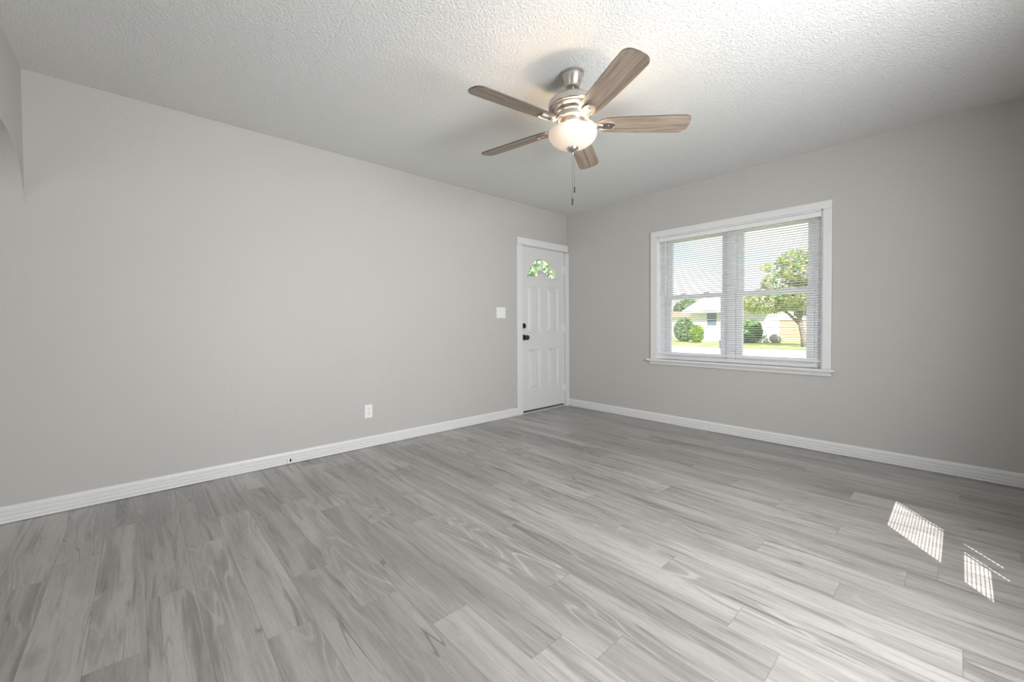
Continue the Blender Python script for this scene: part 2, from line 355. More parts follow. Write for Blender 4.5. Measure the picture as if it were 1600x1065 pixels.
def tag(o, label, cat, group=None, kind=None):
    o['label'] = label; o['category'] = cat
    if group: o['group'] = group
    if kind: o['kind'] = kind
    return o
def empty(name, loc, rz=0.0):
    o = bpy.data.objects.new(name, None); COL.objects.link(o); o.location = loc; o.rotation_euler = (0, 0, rz); o.empty_display_size = .1
    return o
def holed(u0, u1, v0, v1, holes):
    """rectangles that tile [u0,u1]x[v0,v1] minus the holes"""
    us = sorted({u0, u1, *[h[0] for h in holes], *[h[1] for h in holes]}); vs = sorted({v0, v1, *[h[2] for h in holes], *[h[3] for h in holes]})
    out = []
    for a, b in zip(us, us[1:]):
        for c, d in zip(vs, vs[1:]):
            mu, mv = (a+b)/2, (c+d)/2
            if not any(h[0] < mu < h[1] and h[2] < mv < h[3] for h in holes): out.append((a, b, c, d))
    return out
def weld(o):
    bm = bmesh.new(); bm.from_mesh(o.data); bmesh.ops.remove_doubles(bm, verts=bm.verts[:], dist=1e-5)
    # drop the doubled inner faces between the tiles
    seen = {}
    for f in bm.faces: seen.setdefault(frozenset(v.index for v in f.verts), []).append(f)
    dead = [f for fs in seen.values() if len(fs) > 1 for f in fs]
    bmesh.ops.delete(bm, geom=dead, context='FACES_ONLY'); bmesh.ops.recalc_face_normals(bm, faces=bm.faces[:]); bm.to_mesh(o.data); bm.free()
    return o

# ------------------------------------------------------------------ the room
H = 2.5; XR = 4.30; YB = -4.64; YR = -8.2; T = 0.14
# floor: every board its own face, laid in rows that run along the window wall
ROW0, ROWH, BOARD = -3.878, 0.1513, 1.22
joint = {-5: .917, -4: .788, -3: .49, -2: .160, -1: 1.0, 0: .712, 1: .39, 2: .77, 3: 1.03, 4: .160, 5: .302, 6: 1.173, 7: .69, 8: .53, 9: .2, 10: 1.09, 11: .75, 12: .435,
         13: .93, 14: 1.02, 15: .66, 16: .355, 17: .05, 18: .946, 19: .629, 20: .20, 21: .313, 22: 1.08, 23: .74, 24: .42}
fixed_tone = {(-2, 0): .08, (-2, 1): .22, (1, 1): .15, (3, 1): .1, (2, 0): .12, (-3, 1): .55, (0, 1): .75, (9, 3): .95, (6, 2): .9, (5, 3): .15, (4, 2): .25, (7, 3): .85, (8, 3): .8}
fv = []; ff = []; uvs = []; eds = []; tones = []
rnd = random.Random(5)
for k in range(-29, 26):
    y0 = max(YR-T, ROW0+ROWH*k); y1 = min(T*0, ROW0+ROWH*(k+1))
    if y1-y0 < .005: continue
    x = joint.get(k, rnd.random()*1.2)
    while x > -T: x -= BOARD
    xs = [-T]; i = 0
    x += BOARD
    while x < XR+T: xs.append(x); x += BOARD
    xs.append(XR+T)
    for i, (a, c) in enumerate(zip(xs, xs[1:])):
        t = fixed_tone.get((k, i), rnd.random()); ox, oy = rnd.random()*50, rnd.random()*50
        b0 = len(fv); fv += [(a, y0, 0), (c, y0, 0), (c, y1, 0), (a, y1, 0)]
        # split each board in four so the distance-to-edge map is exact
        m0 = len(fv)
        w = (y1-y0)/2; fv += [(a+w, y0+w, 0), (c-w, y0+w, 0)] if c-a > 2*w+.01 else [((a+c)/2, y0+w, 0), ((a+c)/2+.001, y0+w, 0)]
        A, B_, C_, D_, E_, F_ = b0, b0+1, b0+2, b0+3, m0, m0+1
        for f in ((A, B_, F_, E_), (B_, C_, F_), (C_, D_, E_, F_), (D_, A, E_)):
            ff.append(f); tones.append(t)
            for vi in f:
                X, Y_, _ = fv[vi]; uvs.append((X-a+ox, Y_-y0+oy))
                eds.append((0.0 if vi < m0 else w,)*2)
me = bpy.data.meshes.new('floor'); me.from_pydata(fv, [], ff)
ul = me.uv_layers.new(name='plank'); ue = me.uv_layers.new(name='edge')
for i, (p, q) in enumerate(zip(uvs, eds)): ul.data[i].uv = p; ue.data[i].uv = q
at = me.attributes.new('tone', 'FLOAT', 'FACE')
for i, t in enumerate(tones): at.data[i].value = t
fl = link('floor', me, M['floor']); tag(fl, 'grey oak plank floor of the empty room', 'floor', kind='structure')

c_ = MB().box(-T, XR+T, YR-T, T, H, H+.12).build('ceiling', M['ceiling']); tag(c_, 'white textured ceiling with a wandering hairline seam', 'ceiling', kind='structure')

# left wall with the door opening
DY0, DY1, DZ = -0.82, -0.045, 2.012
w = MB()
for a, b, c, d in holed(YR-T, T, 0, H, [(DY0, DY1, -1, DZ)]): w.box(-T, 0, a, b, c, d)
tag(weld(w.build('wall_left', M['wall'])), 'long grey wall with the front door, switch and outlet', 'wall', kind='structure')
# front wall with the double window
WX0, WX1, WZ0, WZ1 = 1.28, 2.742, 0.69, 2.005
w = MB()
for a, b, c, d in holed(0, XR+T, 0, H, [(WX0, WX1, WZ0, WZ1)]): w.box(a, b, 0, T, c, d)
tag(weld(w.build('wall_front', M['wall'])), 'grey wall around the wide double window', 'wall', kind='structure')
# side wall out of frame, with the window that lets the sun in
W2 = (-3.45, -1.95, 0.75, 2.22)
w = MB()
for a, b, c, d in holed(YR-T, 0, 0, H, [W2]): w.box(XR, XR+T, a, b, c, d)
tag(weld(w.build('wall_right', M['wall'])), 'grey side wall beyond the picture edge', 'wall', kind='structure')
# back wall with the wide arched opening
leg = [(0.45-0.45*math.cos(PI/2*i/14), 1.745+0.297*math.sin(PI/2*i/14)) for i in range(15)]
AX = 3.2
arch = leg+[(AX-x, z) for x, z in reversed(leg)]
bm = MB()
for (xa, za), (xb, zb) in zip(arch, arch[1:]):
    bm.add([(xa, YB-T, za), (xb, YB-T, zb), (xb, YB-T, H), (xa, YB-T, H), (xa, YB, za), (xb, YB, zb), (xb, YB, H), (xa, YB, H)],
           [(0, 1, 2, 3), (7, 6, 5, 4), (0, 4, 5, 1), (3, 2, 6, 7)])
bm.box(AX, XR, YB-T, YB, 0, H)
wb = weld(bm.build('wall_back', M['wall'], smooth=True)); wb.data.set_sharp_from_angle(angle=.5)
tag(wb, 'grey wall with the rounded archway opening', 'wall', kind='structure')
w = MB()
for a, b, c, d in holed(0, XR, 0, H, [(0.75, 3.45, 0.0, 2.05)]): w.box(a, b, YR-T, YR, c, d)
tag(weld(w.build('wall_rear', M['wall'])), 'grey far wall of the room behind the archway', 'wall', kind='structure')

# baseboards: three reeded steps
def base_profile(t=.016, h=.094):
    pts = [(0, .0), (.004, .0), (.004, .003), (t, .003), (t, .012), (t-.002, .016), (t+.001, .022), (t+.001, .034), (t-.003, .038), (t, .044), (t, .056), (t-.004, .060), (t-.001, .066), (t-.001, .080), (t-.005, h-.004), (t-.009, h), (0, h)]
    return pts
b = MB().prism([(0+p[0], p[1]) for p in base_profile()], 'y', YR, -0.905).build('baseboard_left', M['trim']); tag(b, 'white reeded baseboard under the long grey wall', 'baseboard', kind='structure')
b = MB().prism([(-p[0], p[1]) for p in base_profile()][::-1], 'x', 0.046, XR).build('baseboard_front', M['trim']); tag(b, 'white reeded baseboard below the window', 'baseboard', kind='structure')
b = MB().prism([(XR-p[0], p[1]) for p in base_profile()][::-1], 'y', YB, -.02).build('baseboard_right', M['trim']); tag(b, 'white baseboard of the side wall', 'baseboard', kind='structure')

# ------------------------------------------------------------------ door_1
dr = empty('door_1', (0, (DY0+DY1)/2, 0)); tag(dr, 'white panelled front door with a fanlight and black knob', 'door', kind='structure')
DC = dr.location.copy()
def D(mb, name, m, parent=dr, **kw):
    mb.v = [(x-DC.x, y-DC.y, z-DC.z) for x, y, z in mb.v]
    return mb.build(name, m, parent, **kw)
XF = -0.012                                          # room-side face of the leaf
FC, FZ, FR, FH = -0.452, 1.650, 0.252, 0.238         # fanlight centre, base, half width, height
leaf = MB()
L0, L1, LZ0, LZ1 = DY0+.003, DY1-.003, .032, DZ-.006
pan = [(-0.705, -0.492, 0.975, 1.540), (-0.358, -0.156, 0.975, 1.540), (-0.705, -0.492, 0.266, 0.768), (-0.358, -0.156, 0.266, 0.768)]
fbox = (FC-FR-.02, FC+FR+.02, FZ-.02, FZ+FH+.02)
for a, b, c, d in holed(L0, L1, LZ0, LZ1, pan+[fbox]): leaf.add([(XF, a, c), (XF, b, c), (XF, b, d), (XF, a, d)], [(0, 1, 2, 3)])
for a, b, c, d in pan:                               # moulded panels: groove, bevel, raised field
    rings = [(0, 0), (.008, -.008), (.018, -.010), (.026, -.004), (.036, -.009), (.062, -.001)]
    vs = []
    for i, dx in rings: vs += [(XF+dx, a+i, c+i), (XF+dx, b-i, c+i), (XF+dx, b-i, d-i), (XF+dx, a+i, d-i)]
    fs = [(4*r+k, 4*r+(k+1) % 4, 4*r+4+(k+1) % 4, 4*r+4+k) for r in range(len(rings)-1) for k in range(4)]
    n = 4*(len(rings)-1); fs.append((n, n+1, n+2, n+3)); leaf.add(vs, fs)
NA = 32
arc = [(FC+FR*math.cos(PI*i/NA), FZ+FH*math.sin(PI*i/NA)) for i in range(NA+1)]
a, b, c, d = fbox
def to_box(p):
    dx, dz = p[0]-FC, max(p[1]-FZ, 1e-9); t = min((b-FC)/abs(dx) if abs(dx) > 1e-9 else 1e9, (d-FZ)/dz)
    return (FC+dx*t, FZ+dz*t)
out_pts = [to_box(p) for p in arc]
corner = lambda p, q: (abs(p[0]-FC) > b-FC-1e-6) != (abs(q[0]-FC) > b-FC-1e-6)
for i in range(NA):
    p, q, P_, Q_ = arc[i], arc[i+1], out_pts[i], out_pts[i+1]
    poly = [p, P_]
    if corner(P_, Q_): poly.append(((b if P_[0] > FC or Q_[0] > FC else a), d))
    poly += [Q_, q]
    leaf.add([(XF, y, z) for y, z in poly], [tuple(range(len(poly)))])
    leaf.add([(XF, *p), (XF, *q), (XF-.045, *q), (XF-.045, *p)], [(0, 1, 2, 3)])
leaf.add([(XF, a, c), (XF, b, c), (XF, b, FZ), (XF, FC+FR, FZ), (XF, FC-FR, FZ), (XF, a, FZ)], [(0, 1, 2, 3, 4, 5)])
leaf.add([(XF, FC-FR, FZ), (XF, FC+FR, FZ), (XF-.045, FC+FR, FZ), (XF-.045, FC-FR, FZ)], [(0, 1, 2, 3)])
# edges and back of the leaf (the back keeps the fanlight opening)
for (p, q) in (((L0, LZ0), (L1, LZ0)), ((L1, LZ0), (L1, LZ1)), ((L1, LZ1), (L0, LZ1)), ((L0, LZ1), (L0, LZ0))):
    leaf.add([(XF, *p), (XF, *q), (XF-.045, *q), (XF-.045, *p)], [(0, 1, 2, 3)])
for aa, bb, cc, dd in holed(L0, L1, LZ0, LZ1, [(FC-FR, FC+FR, FZ, FZ+FH)]): leaf.add([(XF-.045, aa, cc), (XF-.045, bb, cc), (XF-.045, bb, dd), (XF-.045, aa, dd)], [(3, 2, 1, 0)])
D(leaf, 'door_leaf', M['door'])
# fanlight: raised surround, spokes, hub, glass
fr_ = MB(); n = 40
def arcband(mb, r0, h0, r1, h1, x0, x1, a0=0, a1=PI):
    vs = []
    for i in range(n+1):
        t = a0+(a1-a0)*i/n; cs, sn = math.cos(t), math.sin(t)
        vs += [(x0, FC+r0*cs, FZ+h0*sn), (x0, FC+r1*cs, FZ+h1*sn), (x1, FC+r1*cs, FZ+h1*sn), (x1, FC+r0*cs, FZ+h0*sn)]
    fs = [(4*i+k, 4*i+(k+1) % 4, 4*i+4+(k+1) % 4, 4*i+4+k) for i in range(n) for k in range(4)]+[(0, 1, 2, 3), (4*n+3, 4*n+2, 4*n+1, 4*n)]
    mb.add(vs, fs)
arcband(fr_, FR-.008, FH-.008, FR+.016, FH+.016, XF-.002, XF+.006)
fr_.box(XF-.002, XF+.006, FC-FR-.016, FC+FR+.016, FZ-.016, FZ+.008)
D(fr_, 'fanlight_frame', M['door'])
g = MB()
arcband(g, .0, .0, .085, .080, XF-.012, XF+.003)
for t in (45, 90, 135):
    cs, sn = math.cos(math.radians(t)), math.sin(math.radians(t)); px, pz = -sn, cs; hw = .009
    q = [(FC+.07*cs+px*hw, FZ+.066*sn+pz*hw), (FC+.07*cs-px*hw, FZ+.066*sn-pz*hw), (FC+(FR-.002)*cs-px*hw, FZ+(FH-.002)*sn-pz*hw), (FC+(FR-.002)*cs+px*hw, FZ+(FH-.002)*sn+pz*hw)]
    g.prism(q, 'x', XF-.012, XF+.003)
D(g, 'fanlight_grille', M['door'])
gl = MB(); gl.add([(XF-.018, *p) for p in arc], [tuple(range(len(arc)))]); D(gl, 'fanlight_glass', M['fanglass'])
# knob, deadbolt, hinges
k = MB().lathe([(.034, 0), (.034, .006), (.028, .010), (.013, .013), (.012, .036), (.020, .044), (.0285, .054), (.0285, .066), (.022, .074), (0, .076)], 36, 'x', (XF, -.772, .917)); D(k, 'door_knob', M['black'], smooth=True, angle=.8)
k = MB().lathe([(.031, 0), (.031, .008), (.026, .014), (.012, .016), (0, .016)], 36, 'x', (XF, -.775, 1.055)).box(XF+.014, XF+.030, -.780, -.770, 1.038, 1.072, .002)
D(k, 'deadbolt', M['black'], smooth=True, angle=.8)
k = MB().box(XF-.040, XF+.0015, L0-.0006, L0+.001, .886, .946, .0004); D(k, 'strike_latch', M['alum'])
for z in (1.79, 1.02, .24):
    h = MB().tube([(.004, DY1-.001, z-.045), (.004, DY1-.001, z+.045)], .007, 12).box(XF-.002, XF+.0015, DY1-.034, DY1-.006, z-.044, z+.044, .0006); D(h, 'hinge', M['plastic'], smooth=True, angle=.6)
# jamb, casing, threshold
j = MB().box(-T, -.0005, DY0-.02+.0205, DY0+.0025, 0, DZ).box(-T, -.0005, DY1-.0025, DY1-.0005, 0, DZ).box(-T, -.0005, DY0, DY1, DZ-.0045, DZ-.0005)
j.box(-.085, -.062, DY0, DY0+.022, 0, DZ).box(-.085, -.062, DY1-.022, DY1, 0, DZ).box(-.085, -.062, DY0, DY1, DZ-.026, DZ); D(j, 'door_jamb', M['trim'])
cs_ = MB().box(0, .017, -.905, DY0+.002, 0, DZ+.001, .004)                          # strike-side casing
cs_.box(0, .045, DY1+.006, -.0005, 0, DZ-.012, .003)                                # corner strip on the hinge side
cs_.box(0, .030, -.905, -.0005, DZ+.001, 2.096, .004)                               # head
D(cs_, 'door_casing', M['trim'])
th = MB().box(-T, .006, DY0+.003, DY1-.003, 0, .013, .003).box(.004, .016, DY0+.003, DY1-.003, 0, .006, .002); D(th, 'threshold', M['alum'])
sw = MB().box(XF-.040, XF-.006, DY0+.004, DY1-.004, .0135, .0315); D(sw, 'gap_shade_strip', M['brown'])  # dark strip filling the gap under the leaf, its shade put into colour

# ------------------------------------------------------------------ window_1: two double-hung units behind one casing
wi = empty('window_1', (2.01, 0, WZ0)); tag(wi, 'wide white double-hung twin window with deep casing and stool', 'window', kind='structure')
WC = wi.location.copy()
def WB(mb, name, m, parent=wi, **kw):
    mb.v = [(x-WC.x, y-WC.y, z-WC.z) for x, y, z in mb.v]
    return mb.build(name, m, parent, **kw)
c = MB().box(1.209, WX0, -.020, 0, WZ0, WZ1, .004).box(WX1, 2.803, -.020, 0, WZ0, WZ1, .004).box(1.209, 2.803, -.020, 0, WZ1, 2.069, .004)
WB(c, 'window_casing', M['trim'])
c = MB().box(1.172, 2.832, -.052, .05, .668, WZ0, .005); WB(c, 'window_sill', M['trim'])
c = MB().prism([(-.001, .667), (-.030, .667), (-.029, .655), (-.020, .650), (-.018, .634), (-.012, .628), (-.001, .628)], 'x', 1.195, 2.806); WB(c, 'window_apron', M['trim'])
c = MB()                                            # jamb liner and frame
c.box(WX0, WX0+.012, 0, T, WZ0, WZ1).box(WX1-.012, WX1, 0, T, WZ0, WZ1).box(WX0, WX1, 0, T, WZ1-.010, WZ1)
c.box(WX0+.012, 1.345, .050, T, .722, WZ1-.010).box(2.680, WX1-.012, .050, T, .722, WZ1-.010).box(1.345, 2.680, .050, T, WZ1-.030, WZ1-.010).box(WX0+.012, WX1-.012, .050, T, WZ0-.001, .722)
c.box(1.978, 2.052, .042, T, .722, WZ1-.030); WB(c, 'window_frame_or_mask', M['vinyl'])
def sash(x0, x1, z0, z1, y0, y1, st, top, bot, nm):
    s = MB().box(x0, x0+st, y0, y1, z0, z1, .003).box(x1-st, x1, y0, y1, z0, z1, .003).box(x0+st-.001, x1-st+.001, y0, y1, z1-top, z1, .003).box(x0+st-.001, x1-st+.001, y0, y1, z0, z0+bot, .003)
    o = WB(s, nm, M['vinyl'])
    p = MB().box(x0+st-.004, x1-st+.004, (y0+y1)/2-.002, (y0+y1)/2+.002, z0+bot-.004, z1-top+.004); WB(p, 'glass_pane', M['glass'], o)
    return o
for x0, x1 in ((1.352, 1.972), (2.058, 2.675)):
    sash(x0, x1, 1.338, 1.972, .092, .125, .056, .034, .040, 'upper_sash')
    lo = sash(x0, x1, .724, 1.372, .056, .089, .057, .043, .042, 'lower_sash')
    for xk in (x0+.19, x1-.19):
        lk = MB().box(xk-.025, xk+.025, .050, .075, 1.372, 1.384, .003).tube([(xk+.005, .060, 1.388), (xk+.03, .052, 1.390)], .005, 8)
        WB(lk, 'sash_lock', M['vinyl'], lo)

# blind hung inside the casing
bl = empty('window_blind', (2.015, .02, WZ1-.012)); tag(bl, 'open white mini blind lowered over the wide twin window', 'blind')
BC = bl.location.copy()
def BB(mb, name, m, parent=bl, **kw):
    mb.v = [(x-BC.x, y-BC.y, z-BC.z) for x, y, z in mb.v]
    return mb.build(name, m, parent, **kw)
BX0, BX1, YC = 1.296, 2.728, .018
h = MB().box(BX0, BX1, YC-.014, YC+.014, 1.960, 1.992, .002).box(BX0, BX1, YC-.017, YC-.013, 1.950, 1.992, .001); BB(h, 'head_rail', M['rail'])
def slat_stack(x0, x1, z0, z1, pitch_, width, tilt, yc, along='x'):
    mb = MB(); z = z0; ct, st = math.cos(tilt), math.sin(tilt)
    while z <= z1:
        pr = []
        for i in range(5):
            u = (i/4-.5)*width; cr = .0022*(1-(2*i/4-1)**2)
            pr.append((yc+u*ct-cr*st, z+u*st+cr*ct))
        vs = [(x0, *p) for p in pr]+[(x1, *p) for p in pr]
        if along == 'y': vs = [(p[1], p[0], p[2]) for p in vs]
        mb.add(vs, [(i, i+1, i+6, i+5) for i in range(4)]); z += pitch_
    return mb
ss = slat_stack(BX0+.002, BX1-.002, .782, 1.946, .0207, .025, math.radians(-14), YC)
BB(ss, 'slats', M['slat'], smooth=True)
h = MB().box(BX0, BX1, YC-.012, YC+.012, .741, .757, .004); BB(h, 'bottom_rail', M['rail'])
for x in (1.43, 2.02, 2.61):
    lc = MB().tube([(x, YC-.0135, .757), (x, YC-.0135, 1.960)], .0008, 6).tube([(x, YC+.0135, .757), (x, YC+.0135, 1.960)], .0008, 6); BB(lc, 'ladder_cord', M['rail'])
wd = MB().tube([(1.375, -.004, 1.955), (1.375, -.004, 1.38)], .0035, 8); BB(wd, 'tilt_wand', M['rail'])
pc = MB().tube([(2.672, -.003, 1.955), (2.668, -.003, 1.25)], .0012, 6).tube([(2.68, -.003, 1.955), (2.68, -.003, 1.30)], .0012, 6)
pco = BB(pc, 'pull_cord', M['rail'])
BB(MB().lathe([(.002, 1.25), (.006, 1.235), (.006, 1.222), (.0, 1.218)], 12, 'z', (2.668, -.003, 0)), 'tassel', M['rail'], pco)

# wide side window out of frame, its tilted blind lets the sun through in stripes
w2 = empty('window_2', (XR, (W2[0]+W2[1])/2, W2[2])); tag(w2, 'wide side window with a tilted blind beyond the picture edge', 'window', kind='structure')
C2 = w2.location.copy()
def W2B(mb, name, m, parent=w2, **kw):
    mb.v = [(x-C2.x, y-C2.y, z-C2.z) for x, y, z in mb.v]
    return mb.build(name, m, parent, **kw)
a, b, c, d = W2
sun_mask = MB()  # added opaque panel, its cut-outs shape the sun patches on the floor
for p, q, r_, t_ in holed(a, b, c, d, [(-2.390, -2.374, 1.462, 1.812), (-2.802, -2.402, 1.462, 1.812), (-2.822, -2.528, 1.215, 1.346), (-2.403, -2.388, 1.150, 1.346), (-2.510, -2.496, 1.130, 1.346)]): sun_mask.box(XR+.030, XR+.032, p, q, r_, t_)
weld(W2B(sun_mask, 'window_frame_or_mask', M['vinyl']))
W2B(MB().box(XR+.120, XR+.124, a, b, c, d), 'glass_pane', M['glass'])
sl2 = slat_stack(a+.01, -2.404, c+.012, d-.03, .0207, .024, math.radians(57.5), XR+.075, 'y'); W2B(sl2, 'slats', M['slat'], smooth=True)
W2B(MB().box(XR-.02, XR, a-.07, a, c-.07, d+.07, .003).box(XR-.02, XR, b, b+.07, c-.07, d+.07, .003).box(XR-.02, XR, a, b, d, d+.07, .003).box(XR-.02, XR, a, b, c-.07, c, .003), 'window_casing', M['trim'])
# unseen glass doors, added as a light source for the room behind
d2 = empty('added_door_2', (2.1, YR, 0)); tag(d2, 'unseen sliding glass doors added to light the room behind the archway', 'door', kind='structure')
def D2B(mb, name, m):
    mb.v = [(x-2.1, y-YR, z) for x, y, z in mb.v]; return mb.build(name, m, d2)
D2B(MB().box(.75, .81, YR-.1, YR-.04, 0, 2.05).box(3.39, 3.45, YR-.1, YR-.04, 0, 2.05).box(2.06, 2.14, YR-.1, YR-.04, 0, 2.05).box(.75, 3.45, YR-.1, YR-.04, 1.99, 2.05).box(.75, 3.45, YR-.1, YR-.04, 0, .06), 'door_frame', M['vinyl'])
D2B(MB().box(.81, 3.39, YR-.072, YR-.068, .06, 1.99), 'glass_pane', M['glass'])

# ------------------------------------------------------------------ ceiling fan
FX, FY = 2.0055, -2.327
fan = empty('ceiling_fan', (FX, FY, H)); tag(fan, 'brushed nickel ceiling fan with five grey oak blades and a lit frosted bowl', 'ceiling fan')
MB().lathe([(.066, 0), (.066, -.010), (.060, -.014), (.057, -.030), (.045, -.064), (.041, -.072), (.041, -.080), (.036, -.084), (.026, -.086), (.0, -.086)], 48).build('canopy', M['nickel'], fan, True, .6)
MB().lathe([(.0125, -.080), (.0125, -.150)], 24).build('downrod', M['nickel'], fan, True, .6)
MB().lathe([(.0, -.128), (.028, -.129), (.030, -.140), (.085, -.143), (.118, -.150), (.134, -.163), (.137, -.172), (.137, -.196), (.133, -.203), (.127, -.205), (.127, -.210), (.122, -.214), (.108, -.219),
            (.104, -.226), (.106, -.231), (.102, -.236), (.094, -.239), (.092, -.262), (.084, -.270), (.0, -.270)], 64).build('motor_housing', M['nickel'], fan, True, .5)
MB().lathe([(.070, -.269), (.070, -.292), (.060, -.298), (.058, -.318), (.064, -.322), (.064, -.330), (.0, -.330)], 48).build('light_fitter', M['nickel'], fan, True, .5)
# open-topped frosted bowl
bo = [(.0, -.4225), (.030, -.4215), (.062, -.415), (.092, -.403), (.117, -.385), (.132, -.364), (.1375, -.345), (.1365, -.333), (.131, -.326)]
bi = [(.127, -.327), (.132, -.335), (.133, -.345), (.128, -.362), (.113, -.381), (.089, -.398), (.060, -.410), (.030, -.4165), (.0, -.4175)]
MB().lathe(bo+bi, 64).build('light_bowl', M['bowl'], fan, True, 1.2)
MB().lathe([(.0, -.458), (.004, -.457), (.007, -.450), (.006, -.446), (.014, -.441), (.026, -.436), (.032, -.428), (.033, -.421), (.028, -.418), (.0, -.418)], 36).build('finial', M['nickel'], fan, True, .6)
MB().tube([(0, 0, -.333), (0, 0, -.418)], .005, 10).build('centre_rod', M['nickel'], fan)
for dx, zc, zf, ln in ((.010, -.456, -.640, .036), (-.002, -.457, -.705, .042)):
    cx, cy = dx*.674, dx*.739
    ch = MB(); z = zc
    while z > zf: ch.lathe([(0, z), (.0012, z-.0012), (0, z-.0024)], 6, 'z', (cx, cy, 0)); z -= .0034
    ch.tube([(cx, cy, zc+.006), (cx, cy, zf)], .0004, 5)
    co = ch.build('pull_chain', M['dark_nickel'], fan)
    MB().lathe([(0, zf), (.0025, zf-.002), (.0042, zf-.008), (.0042, zf-ln+.004), (.002, zf-ln), (0, zf-ln)], 12, 'z', (cx, cy, 0)).build('chain_fob', M['dark_nickel'], co)
# blades: root narrower, rounded tip, pitched
PZ = -.293
def blade_outline():
    up_ = [(.150, .030), (.158, .043), (.185, .054), (.24, .060), (.40, .066), (.56, .0695), (.615, .069)]
    for t in range(1, 8):
        a = PI/2*t/7; up_.append((.615+.045*math.sin(a), .024+.045*math.cos(a)))
    up_.append((.6625, .0))
    return up_+[(x, -y) for x, y in reversed(up_[:-1])]
for i in range(5):
    ang = math.radians(-25.6+72*i)
    bl_ = MB(); o2 = blade_outline()
    bl_.prism(o2[::-1], 'z', -.003, .003)
    bo_ = bl_.build('fan_blade', M['blade'], fan); bo_.data.materials.append(M['blade_edge'])
    for p_ in bo_.data.polygons: p_.material_index = 0 if abs(p_.normal.z) > .5 else 1
    bo_.location = (0, 0, PZ)
    bo_.rotation_euler = (Matrix.Rotation(ang, 3, 'Z') @ Matrix.Rotation(math.radians(-13), 3, 'X')).to_euler()
    br = MB()
    # paddle plate with raised rim under the blade, and the swept arm up to the motor
    pl_ = [(.128, .016), (.150, .026), (.185, .031), (.215, .030), (.236, .022), (.243, .0)]
    pl_ = pl_+[(x, -y) for x, y in reversed(pl_[:-1])]
    br.prism(pl_[::-1], 'z', -.0075, -.0032)
    rim = [(.135, .012), (.152, .0245), (.185, .0295), (.215, .0285), (.234, .0205), (.241, 0), (.234, -.0205), (.215, -.0285), (.185, -.0295), (.152, -.0245), (.135, -.012)]
    br.tube([(x, y, -.0085) for x, y in rim], .0036, 8)
    br.tube([(.070, .0, .030), (.092, .0, .030), (.108, 0, .024), (.120, 0, .010), (.130, 0, -.002), (.145, 0, -.008), (.170, 0, -.009)], [.013, .014, .015, .016, .018, .018, .012], 12, .5)
    for (sx, sy) in ((.165, .016), (.165, -.016), (.205, 0)): br.lathe([(.0055, -.0076), (.0055, -.0095), (.003, -.0112), (0, -.0114)], 12, 'z', (sx, sy, 0))
    bb = br.build('blade_bracket', M['nickel'], bo_, True, .6)
# the lamp inside the bowl
light('bowl_lamp', 'POINT', (FX, FY, H-.352), energy=6.5, color=(1, 0.74, 0.50), shadow_soft_size=.035)
bpy.data.objects['bowl_lamp'].location = (FX+.045, FY-.03, H-.357)
light('bowl_lamp', 'POINT', (FX-.05, FY+.03, H-.357), energy=6.5, color=(1, 0.74, 0.50), shadow_soft_size=.035)

# ------------------------------------------------------------------ small wall things
sp = empty('light_switch', (0, -1.146, 1.206)); tag(sp, 'white double light switch plate beside the front door', 'light switch')
MB().box(0, .006, -.0665, .0665, -.061, .061, .0025).build('switch_plate', M['plastic'], sp)
for y in (-.023, .023):
    q = MB().prism([(.0055, -.033), (.0085, -.033), (.0125, .033), (.0055, .033)] if y < 0 else [(.0055, -.033), (.0125, -.033), (.0085, .033), (.0055, .033)], 'y', y-.0165, y+.0165)
    q.v = [(v[0], v[1], v[2]) for v in q.v]; q.build('rocker', M['plastic'], sp)
op = empty('power_outlet', (0, -2.698, .316)); tag(op, 'white duplex power outlet low on the long grey wall', 'outlet')
MB().box(0, .0065, -.035, .035, -.0575, .0575, .002).build('outlet_plate', M['plastic'], op)
for z in (-.0205, .0205):
    rc = MB().prism([(.017*math.cos(t*PI/12)*1.0, max(-.0125, min(.0125, .017*math.sin(t*PI/12)))+z) for t in range(24)], 'x', .006, .0088).build('receptacle', M['plastic'], op)
    sl = MB().box(.0086, .0091, -.0078, -.0052, z-.001, z+.008).box(.0086, .0091, .0052, .0078, z-.001, z+.007).lathe([(.0026, .0086), (.0026, .0091)], 12, 'x', (0, 0, z-.0075)); sl.build('slots', M['hole'], rc)
MB().lathe([(.003, .0064), (.003, .0076), (0, .0078)], 12, 'x').build('cover_screw', M['came'], op)
cj = empty('cable_jack', (.016, -3.335, .030)); tag(cj, 'small white cable jack with a black port on the baseboard', 'cable jack')
MB().box(0, .012, -.016, .016, -.022, .016, .002).build('jack_body', M['plastic'], cj)
MB().box(.0115, .0135, -.002, .010, -.010, .014, .0008).build('jack_port', M['hole'], cj)
dc = empty('cable_clip', (.708, -.018, .040)); tag(dc, 'tiny white cable clip on the baseboard under the window wall', 'cable clip')
MB().box(-.016, .016, -.009, .0, -.008, .010, .002).build('clip_body', M['plastic'], dc)
MB().lathe([(.003, -.0088), (.003, -.0098), (0, -.0100)], 10, 'y').build('clip_nail', M['came'], dc)
nl = MB().lathe([(.006, -.001), (.006, .003), (.002, .004), (0, .004)], 12, 'x', (0, -.921, .101)).build('wall_dot', M['brown'])  # small dark dot on the wall, shaped like a screw head
tag(nl, 'small dark dot on the wall beside the door casing', 'wall dot')

